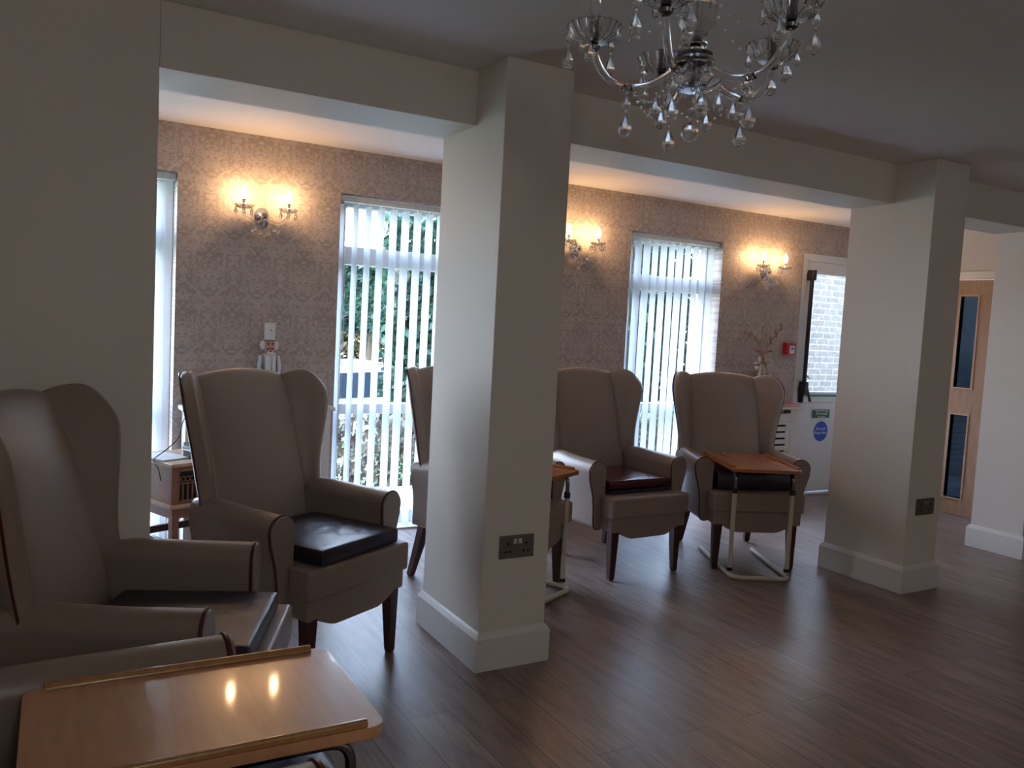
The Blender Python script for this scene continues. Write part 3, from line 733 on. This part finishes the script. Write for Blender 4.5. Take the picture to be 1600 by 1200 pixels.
# ---------------------------------------------------------------- radiator covers
def radiator_cover(x0, x1, H, lb):
    R = empty('radiator_cover', ((x0 + x1) / 2, WY - .001, 0)); tag(R, lb, 'radiator cover', 'radiator covers'); h = (x1 - x0) / 2
    b = MB(); y = -.16
    b.box(-h, -h + .09, y, y + .018, 0, H - .02); b.box(h - .09, h, y, y + .018, 0, H - .02)
    b.box(-h + .09, h - .09, y, y + .018, .12 - .12, .12); b.box(-h + .09, h - .09, y, y + .018, .66, H - .055); 
    b.box(-h, -h + .018, y + .018, -.02, 0, H - .02); b.box(h - .018, h, y + .018, -.02, 0, H - .02)
    b.build('body', 'gloss', R, merge=False, bevel=.0015, seg=1)
    b = MB(); b.box(-h - .02, h + .02, y - .025, -.0195, H - .022, H); b.build('top_shelf', 'gloss', R, bevel=.004)
    b = MB(); z = .12
    while z < .645: b.box(-h + .13, h - .13, y + .002, y + .014, z, z + .036); z += .052
    b.box(-h + .09, -h + .13, y + .002, y + .014, .12, .66); b.box(h - .13, h - .09, y + .002, y + .014, .12, .66)
    b.build('slatted_panel', 'gloss', R, merge=False, smooth=0)
    b = MB(); b.box(-h + .05, h - .05, y + .03, y + .09, .08, H - .06); b.build('radiator', 'slot', R)  # black block behind the slats, coloured so the gaps look shaded
    return R
radiator_cover(.655, 1.44, .80, 'white slatted radiator cover behind the armchair left of the near pillar')
radiator_cover(4.62, 5.325, .785, 'white slatted radiator cover beside the exit door')

# ---------------------------------------------------------------- exit door
def exit_door():
    D = empty('door_1', (5.84, WY + .02, 0)); struct(D)
    b = MB(); h = .41
    b.box(-h, -h + .055, -.015, .07, 0, 2.045); b.box(h - .055, h, -.015, .07, 0, 2.045); b.box(-h + .055, h - .055, -.015, .07, 1.985, 2.045); b.box(-h, h, -.01, .07, 0, .02)
    b.build('door_frame', 'upvc', D, merge=False, bevel=.003, seg=1)
    b = MB(); g = h - .06
    b.box(-g, -g + .065, -.005, .05, .03, 1.98); b.box(g - .065, g, -.005, .05, .03, 1.98); b.box(-g + .065, g - .065, -.005, .05, 1.885, 1.98); b.box(-g + .065, g - .065, .008, .04, .13, .87); b.box(-g + .065, g - .065, -.005, .05, .03, .13); b.box(-g + .065, g - .065, -.005, .05, .80, .89)
    L = b.build('door_leaf', 'upvc', D, merge=False, bevel=.003, seg=1)
    b = MB(); b.box(-g + .065, g - .065, .018, .026, .89, 1.885); b.build('pane', 'pane', D, smooth=0)
    b = MB(); b.box(-g + .07, g - .07, -.009, -.004, .850, .866); b.build('trim_strip', 'teal_strip', L)
    # panic bolt
    B = MB(); bx = -g + .03
    B.tube([(bx, -.045, 1.885), (bx, -.045, .97)], .017, 10); bar = B.build('push_bar', 'black_plastic', L)
    B = MB(); B.box(bx - .022, bx + .026, -.07, -.005, 1.82, 1.905); B.build('top_housing', 'black_plastic', bar, bevel=.008, seg=3)
    B = MB(); B.box(bx - .018, bx + .03, -.07, -.005, .87, .98); B.box(bx - .018, bx + .006, -.05, -.005, .80, .88); B.build('lower_housing', 'black_plastic', bar, bevel=.008, seg=3)
    B = MB(); B.tube([(bx + .03, -.05, .93), (bx + .05, -.06, .86), (bx + .07, -.06, .815)], [.014, .011, .012], 8); B.build('release_lever', 'black_plastic', bar)
    B = MB(); B.box(bx - .05, bx - .023, -.03, -.006, 1.84, 1.88); B.box(bx - .048, bx - .019, -.03, -.006, .90, .945); B.build('keeper_plate', 'chrome', bar)
    # signs
    Sg = empty('door_sign', (5.812, WY + .0135, .702)); tag(Sg, 'green push bar to open sign on the exit door', 'sign')
    B = MB(); B.box(-.1, .1, -.0015, .0, -.036, .036); B.build('board', 'green_sign', Sg, smooth=0)
    text_mesh('Push bar\nto open', .028, 'sign_white', Sg, (.0, -.002, -.012))
    B = MB()
    for s in (-1, 1):
        B.prism([(s * .062, .028), (s * .088, .028), (s * .088, .024), (s * .071, .024), (s * .060, .0), (s * .055, .003)], lambda x, z: (x, -.0016, z), lambda x, z: (x, -.0024, z))
        B.prism([(s * .050, .002), (s * .066, -.004), (s * .053, -.014)], lambda x, z: (x, -.0016, z), lambda x, z: (x, -.0024, z))
    B.prism([(-.055, .029), (.055, .029), (.055, .024), (-.055, .024)], lambda x, z: (x, -.0016, z), lambda x, z: (x, -.0024, z))
    B.build('arrow_marks', 'sign_white', Sg, merge=False, smooth=0)
    Sc = empty('door_sign', (5.832, WY + .0275, .548)); tag(Sc, 'round blue fire exit keep clear sign on the exit door', 'sign')
    B = MB(); B.lathe([(.087, 0), (.087, .0015)], 40); d = B.build('board', 'blue_sign', Sc, smooth=0); d.rotation_euler = (PI / 2, 0, 0)
    text_mesh('Fire exit\nKeep clear', .036, 'sign_white', Sc, (0, -.002, .004))
exit_door()
def end_door():
    D = empty('door_2', (6.285, 3.75, 0)); struct(D)
    b = MB(); # local x = thickness, y along
    def ring(y0, y1, z0, z1, holes):
        zs = z0
        for (ha, hb, za, zb) in holes:
            b.box(-.0, .044, y0, y1, zs, za); b.box(0, .044, y0, ha, za, zb); b.box(0, .044, hb, y1, za, zb); zs = zb
        b.box(0, .044, y0, y1, zs, z1)
    HO = ((.03, .17, .142, .80), (.03, .17, 1.018, 1.733))
    ring(-.36, .385, .005, 1.86, HO); L = b.build('door_leaf', 'oak', D, merge=False, smooth=0)
    for (ha, hb, za, zb) in HO:
        b = MB(); t = .012
        b.box(-.006, .05, ha - t, ha, za - t, zb + t); b.box(-.006, .05, hb, hb + t, za - t, zb + t); b.box(-.006, .05, ha, hb, za - t, za); b.box(-.006, .05, ha, hb, zb, zb + t)
        b.build('glazing_bead', 'pine_top', L, merge=False)
        b = MB(); b.box(.018, .024, ha, hb, za, zb); b.build('pane', 'door_pane', L, smooth=0)
    b = MB(); b.box(-.03, .05, -.42, -.36, 0, 1.92); b.box(-.03, .05, .39, .45, 0, 1.92); b.box(-.03, .05, -.42, .45, 1.865, 1.925); b.build('door_frame', 'gloss', D, merge=False, bevel=.003)
end_door()

# ---------------------------------------------------------------- small things
b = MB(); b.box(-.052, .052, -.045, 0, -.048, .048)
R = empty('fire_alarm_call_point', (5.315, WY, 1.245)); tag(R, 'red fire alarm call point on the wall beside the exit door', 'alarm')
b.build('housing', 'red_plastic', R, bevel=.004); b = MB(); b.box(-.022, .036, -.048, -.044, -.038, .028); b.build('glass_plate', 'white_plastic', R)
b = MB(); b.box(-.006, .02, -.0488, -.0478, -.004, .012); b.build('symbol', 'blue_sign', R)

b = MB(); b.box(-.10, .10, -.075, .075, 0, .018)
R = empty('leaflet_pile', (5.22, 4.655, .7855), .05); tag(R, 'small pile of white and pink leaflets on the radiator cover beside the exit door', 'leaflets')
b.build('leaflets', 'paper', R, bevel=.002); b = MB(); b.box(-.101, .101, -.077, .076, .0182, .0215); b.box(-.102, .102, -.0775, -.0752, .002, .008); b.build('pink_card', 'pink_paper', R, merge=False)
b = MB(); b.prism([(.03, .0217), (.09, .0217), (.06, .07)], lambda x, z: (x, .0, z), lambda x, z: (x, .004, z)); b.build('folded_card', 'pink_paper', R)

def nutcracker(x, y, z):
    R = empty('nutcracker_figure', (x, y, z)); tag(R, 'white and silver nutcracker soldier with tall hat standing on the left radiator cover', 'ornament')
    b = MB(); b.box(-.045, .045, -.035, .035, 0, .02); b.build('base', 'silver_glitter', R, bevel=.003)
    for s in (-1, 1):
        b = MB(); b.lathe([(.016, 0), (.017, .04), (.014, .05), (.016, .13)], 12, (s * .019, 0, .02)); b.build('leg', 'white_plastic', R)
        b = MB(); b.tube([(s * .044, 0, .285), (s * .052, -.004, .23), (s * .050, -.012, .18)], [.013, .014, .011], 10); b.ball((s * .050, -.014, .168), .012, 8); b.build('arm', 'silver_glitter', R)
    b = MB(); b.lathe([(.034, .14), (.036, .17), (.030, .20), (.034, .26), (.040, .29), (.026, .302)], 18); b.build('jacket', 'silver_glitter', R)
    b = MB(); b.box(-.026, -.006, -.041, -.030, .20, .285); b.box(.008, .028, -.041, -.030, .20, .285); b.build('white_lapels', 'white_plastic', R, merge=False, bevel=.003)
    b = MB(); b.box(-.036, .036, -.040, -.028, .165, .176); b.build('belt', 'gold_glitter', R)
    b = MB(); b.lathe([(.020, .298), (.027, .31), (.029, .34), (.028, .37)], 16); b.ball((0, -.03, .338), .007, 8); Hd = b.build('head', 'skin_paint', R)
    b = MB()
    for s in (-1, 1): b.box(s * .013 - .006, s * .013 + .006, -.031, -.026, .352, .357); b.ball((s * .012, -.0275, .346), .0035, 6); b.ball((s * .011, -.029, .323), .008, 8, (1.2, .5, .45))
    b.ball((0, -.03, .309), .005, 6); b.build('face_marks', 'black_plastic', Hd, merge=False)
    for s in (-1, 1):
        b = MB(); b.ball((s * .034, .004, .342), .018, 12, (1, .9, 1.5)); b.build('side_hair', 'fluff', Hd)
    b = MB(); b.ball((0, -.022, .298), .014, 10, (1.1, .8, 1.2)); b.build('beard', 'fluff', Hd)
    b = MB(); b.lathe([(.034, .368), (.035, .374), (.028, .378), (.030, .46), (.031, .466), (.001, .468)], 20); b.build('hat', 'white_plastic', R)
    b = MB(); b.lathe([(.0345, .366), (.037, .369), (.035, .374)], 20); b.ball((0, -.031, .425), .004, 6); b.build('hat_trim', 'gold_glitter', R, merge=False)
nutcracker(1.09, 4.64, .80)

def reindeer(x, y, z):
    R = empty('reindeer_figure', (x, y, z), .8); tag(R, 'bronze glitter reindeer with twig antlers and cream bow on the right radiator cover', 'ornament')
    b = MB()
    b.tube([(.085, 0, .20), (.06, 0, .225), (0, 0, .225), (-.05, 0, .235), (-.075, 0, .26)], [.035, .052, .048, .052, .04], 12)
    b.tube([(-.04, 0, .25), (-.07, 0, .31), (-.088, 0, .37), (-.10, 0, .41)], [.058, .048, .036, .03], 12)
    b.ball((-.10, 0, .415), .034, 12, (1, .8, .95)); b.tube([(-.115, 0, .41), (-.155, 0, .39), (-.175, 0, .382)], [.024, .017, .013], 10)
    for sx_, sy_ in ((.07, .025), (.07, -.025), (-.055, .025), (-.055, -.025)):
        k = .012 if sx_ > 0 else 0
        b.tube([(sx_, sy_, .22), (sx_ + k, sy_, .12), (sx_ - k * .6, sy_, .06), (sx_, sy_, .0)], [.026, .013, .010, .012], 8)
    for s in (-1, 1): b.tube([(-.092, s * .02, .43), (-.08, s * .06, .445), (-.075, s * .075, .44)], [.010, .012, .004], 8)
    b.tube([(.105, 0, .215), (.12, 0, .235)], [.014, .006], 8)
    o = b.build('body', 'gold_glitter', R, merge=False, smooth=180)
    md = o.modifiers.new('join', 'REMESH'); md.mode = 'VOXEL'; md.voxel_size = .006; md.use_smooth_shade = True
    for s in (-1, 1):
        b = MB(); st = [(-.095, s * .015, .44), (-.085, s * .04, .50), (-.08, s * .085, .56), (-.08, s * .13, .60 + (.04 if s < 0 else -.03))]
        b.tube(fillet(st, .03, 3), .005, 6)
        for q in range(6):
            t = q / 5; c = Vector(st[1]).lerp(Vector(st[3]), t); b.ball((c.x, c.y + (.012 if q % 2 else -.012), c.z + .01), .013, 6, (.4, 1, 1.5))
        b.tube([(-.09, s * .03, .48), (-.09, s * .015, .56), (-.09, s * .018, .63)], .004, 6)
        b.build('antler', 'gold_glitter', R, merge=False)
    b = MB(); cx, cz = -.105, .335
    for k in range(8):
        a = k * PI / 4 + .2
        b.ball((cx - .02, -.01 + .05 * math.cos(a), cz + .05 * math.sin(a)), .02, 8, (.35, abs(math.cos(a)) * 1.1 + .3, abs(math.sin(a)) * 1.1 + .3))
    b.tube([(cx - .03, -.005, cz), (cx - .035, -.02, cz - .08), (cx - .03, -.03, cz - .17)], [.008, .012, .014], 6); b.tube([(cx - .03, .005, cz), (cx - .035, .014, cz - .08), (cx - .03, .016, cz - .16)], [.008, .012, .014], 6)
    b.build('bow', 'cream_ribbon', R, merge=False)
reindeer(4.92, 4.65, .785)
o = C.objects[-1]

# left: side table, record player cabinet, gadgets
def left_corner():
    rz = .39; cx, cy = .517, 4.0
    T = empty('side_table', (cx, cy, 0), rz); tag(T, 'teak side table behind the leftmost armchairs by the window', 'table')
    b = MB(); b.box(-.012, .50, -.012, .42, .395, .415); b.build('table_top', 'pine_top', T, bevel=.005)
    b = MB(); b.box(.01, .48, .01, .028, .345, .395); b.box(.01, .48, .385, .403, .345, .395); b.box(.01, .028, .028, .385, .345, .395); b.box(.462, .48, .028, .385, .345, .395); b.build('apron', 'teak', T, merge=False)
    for lx, ly in ((.012, .012), (.445, .012), (.012, .37), (.445, .37)):
        b = MB(); b.prism([(0, .345), (.033, .345), (.028, 0), (.004, 0)], lambda x, z: (lx + x, ly, z), lambda x, z: (lx + x, ly + .033, z)); b.build('leg', 'teak', T)
    b = MB(); b.box(.03, .46, .02, .04, .19, .225); b.box(.03, .46, .375, .395, .19, .225); b.box(.018, .038, .04, .38, .19, .225); b.build('stretcher', 'mahogany', T, merge=False)
    Cb = empty('record_cabinet', (cx, cy, .415), rz); tag(Cb, 'wooden radio cabinet with fretwork front on the teak side table', 'radio cabinet')
    b = MB(); b.box(0, .46, 0, .36, 0, .175); b.build('case', 'teak', Cb, bevel=.003)
    b = MB(); b.box(-.01, .47, -.01, .37, .175, .192); b.build('lid', 'pine_top', Cb, bevel=.005)
    b = MB(); b.box(.04, .42, -.004, .0, .02, .155); b.build('grille_cloth', 'slot', Cb)
    b = MB()
    for k in range(16):
        x = .048 + k * .024; b.box(x, x + .006, -.010, -.004, .02, .095)
        b.tube(arc((x + .003, -.007, .118), .012, 0, 2 * PI, 12), .0028, 5)
    b.box(.036, .424, -.012, -.0, .012, .02); b.box(.036, .424, -.012, 0, .155, .163); b.box(.036, .424, -.010, -.004, .093, .1)
    b.build('fretwork', 'teak', Cb, merge=False)
    zt = .415 + .1925
    def at(dx, dy): c, s = math.cos(rz), math.sin(rz); return (cx + c * dx - s * dy, cy + s * dx + c * dy, zt)
    P_ = empty('paper_sheets', at(.06, .19), rz + .1); tag(P_, 'loose white papers on the wooden radio cabinet', 'paper')
    b = MB(); b.box(-.075, .075, -.105, .105, 0, .006); b.build('sheets', 'paper', P_)
    G = empty('set_top_box', at(.226, .085), rz); tag(G, 'black and silver electronic box on the radio cabinet beside the armchair', 'electronics')
    b = MB(); b.box(-.09, .09, -.06, .06, 0, .035); b.build('lower_case', 'black_plastic', G, bevel=.003)
    b = MB(); b.box(-.095, .085, -.06, .06, .035, .06); b.build('silver_case', 'chrome', G, bevel=.004)
    b = MB(); b.box(-.09, .085, -.055, .06, .06, .072); b.build('lid', 'black_plastic', G, bevel=.004)
    Ph = empty('telephone', at(.27, .235), rz - .2); tag(Ph, 'black cordless telephone standing on the radio cabinet', 'telephone')
    b = MB(); b.box(-.04, .04, -.05, .05, 0, .03); b.build('cradle', 'black_plastic', Ph, bevel=.006)
    b = MB(); b.prism([(-.02, .02), (.01, .02), (.03, .17), (.0, .175)], lambda y, z: (-.022, y, z), lambda y, z: (.022, y, z)); b.build('handset', 'black_plastic', Ph, bevel=.006)
    b = MB(); pts = [(.70, 4.60, .83), (.66, 4.5, .80), (.60, 4.35, .74), (.585, 4.30, .68), (.52, 4.24, .635), (.46, 4.12, .622), (.43, 4.02, .617), (.452, 3.96, .605), (.465, 3.955, .54)]
    b.tube(fillet(pts, .06, 4), .0028, 6); tag(b.build('power_cable', 'wire'), 'thin black cable trailing from the left radiator cover down over the radio cabinet', 'cable')
    b = MB(); b.box(.672, .722, 4.60, 4.64, .8005, .846); tag(b.build('plug_adaptor', 'white_plastic', bevel=.004), 'white plug adaptor at the left end of the left radiator cover', 'plug')
left_corner()

# ---------------------------------------------------------------- outdoors
def ground_z(y): return -.12 - .62 * smooth01((y - 8.0) / 3.0)
def outdoors():
    b = MB(); n = 30; xs = (-16, 26); vs = []; fs = []
    for j in range(n + 1):
        y = WO + .02 + (22 - WO) * j / n
        for i in range(25): x = xs[0] + (xs[1] - xs[0]) * i / 24; vs.append((x, y, ground_z(y) + .03 * noise.noise(Vector((x, y, 0)))))
    for j in range(n):
        for i in range(24): k = j * 25 + i; fs.append((k, k + 1, k + 26, k + 25))
    b.add(vs, fs); struct(b.build('ground', 'grass', smooth=60))
    b = MB(); b.box(-16, 20, WO + .001, 6.15, -.2, -.03); struct(b.build('ground_bounce_strip', 'bounce_strip', smooth=0))  # pale strip added outside to bounce skylight up to the bay ceiling
    b = MB(); b.box(7.25, 12, 7.0, 7.25, -.3, 3.2); struct(b.build('wall_outside', 'brick', smooth=0))
    rnd = random.Random(11)
    def leaves(n, sampler, size, mat, name, label, cat, core=None, group=None):
        R = empty(name, (0, 0, 0)); b = MB()
        for _ in range(n):
            c, s_ = sampler(); s_ *= size
            a = Vector((rnd.gauss(0, 1), rnd.gauss(0, 1), rnd.gauss(0, 1))).normalized(); u = a.orthogonal().normalized(); v = a.cross(u)
            b.add([c - u * s_, c - v * s_ * .45, c + u * s_, c + v * s_ * .45], [(0, 1, 2, 3)])
        o = b.build('foliage', mat, R, merge=False, smooth=0)
        if core: core(R)
        tag(R, label, cat, group); return R
    def shell(x0, x1, y0, y1, z0, ztop):
        def f():
            x = rnd.uniform(x0, x1); zt = ztop(x); z = rnd.uniform(z0, zt)
            d = rnd.random() ** 2 * (y1 - y0) * .5
            return Vector((x, y0 + d + .12 * noise.noise(Vector((x * 2, z * 2, 3))), z)), rnd.uniform(.6, 1.3)
        return f
    def core_box(x0, x1, y0, y1, z1):
        def f(R):
            b = MB()
            for k in range(int((x1 - x0) / .45)):
                x = x0 + .2 + k * .45; b.tube([(x, (y0 + y1) / 2, -.25), (x + rnd.uniform(-.1, .1), (y0 + y1) / 2, z1 * .5), (x + rnd.uniform(-.2, .2), (y0 + y1) / 2, z1 * .85)], [.04, .03, .015], 6)
            b.build('stems', 'tree_bark', R, merge=False)
        return f
    leaves(24000, shell(3.12, 7.2, 8.0, 9.0, -.2, lambda x: 2.35 + .25 * noise.noise(Vector((x * 1.7, 0, 0))) + (.05 * (x - 3))), .075, 'leaf', 'hedge', 'tall dark evergreen hedge seen through the blinds of the windows', 'hedge', core_box(3.3, 6.9, 8.3, 9.0, 2.3))
    leaves(12000, shell(6.02, 7.3, 6.3, 7.0, -.1, lambda x: 2.7), .05, 'leaf', 'shrub', 'tall green shrub against the outdoor brick wall, seen through the right window', 'shrub', core_box(6.1, 7.2, 6.5, 7.0, 2.7))
    leaves(9000, shell(.6, 5.85, 6.35, 7.0, -.1, lambda x: .52 + .06 * noise.noise(Vector((x * 3, 1, 0)))), .04, 'twig', 'low_bush', 'low twiggy brown bush along the outside of the windows', 'bush', core_box(.7, 5.8, 6.5, 7.0, .6))
    leaves(12000, shell(2.6, 7.0, 14.8, 16.0, -.7, lambda x: 1.75 + .4 * noise.noise(Vector((x * .8, 5, 0)))), .09, 'autumn', 'bronze_tree', 'bronze leaved tree behind the parked car outside', 'tree', core_box(2.8, 7, 15.2, 15.8, 1.9))
    leaves(9000, shell(3.6, 6.4, 13.0, 14.4, 1.1, lambda x: 2.45 + .3 * noise.noise(Vector((x, 9, 0)))), .10, 'leaf', 'evergreen_tree', 'dark green tree crown above the parked car outside the middle window', 'tree', lambda R: MB().tube([(4.9, 13.6, -.76), (4.95, 13.6, .8), (4.9, 13.6, 1.9)], [.12, .09, .04], 8).build('trunk', 'tree_bark', R))
    # parked car
    cx, cy = 3.55, 11.2; cz = ground_z(11.6) - .0
    K = empty('parked_car', (cx, cy, cz), .15); tag(K, 'white parked car glimpsed through the blind of the middle window', 'car')
    side = [(-2.0, .35), (-2.05, .6), (-1.95, .85), (-1.2, .95), (-.65, 1.38), (.75, 1.42), (1.35, 1.0), (1.95, .92), (2.05, .6), (2.0, .35)]
    b = MB(); b.prism(side, lambda x, z: (x, -.8, z), lambda x, z: (x, .8, z)); body = b.build('body', 'car_white', K, bevel=.06, seg=3)
    b = MB(); gl = [(-1.05, .97), (-.62, 1.31), (.72, 1.35), (1.2, 1.02)]
    b.prism(gl, lambda x, z: (x, -.808, z), lambda x, z: (x, .808, z)); b.build('side_windows', 'car_glass', K)
    b = MB(); b.box(-2.06, -1.97, -.74, -.5, .62, .8); b.box(-2.0, -1.75, -.812, -.79, .62, .78); b.build('lamp', 'car_red', K, merge=False)
    for wx in (-1.3, 1.3):
        for wy in (-.72, .72):
            b = MB(); b.lathe([(.2, -.09), (.31, -.09), (.32, 0), (.31, .09), (.2, .09)], 24); w_ = b.build('wheel', 'tyre', K); w_.location = (wx, wy, .32); w_.rotation_euler = (PI / 2, 0, 0)
outdoors()
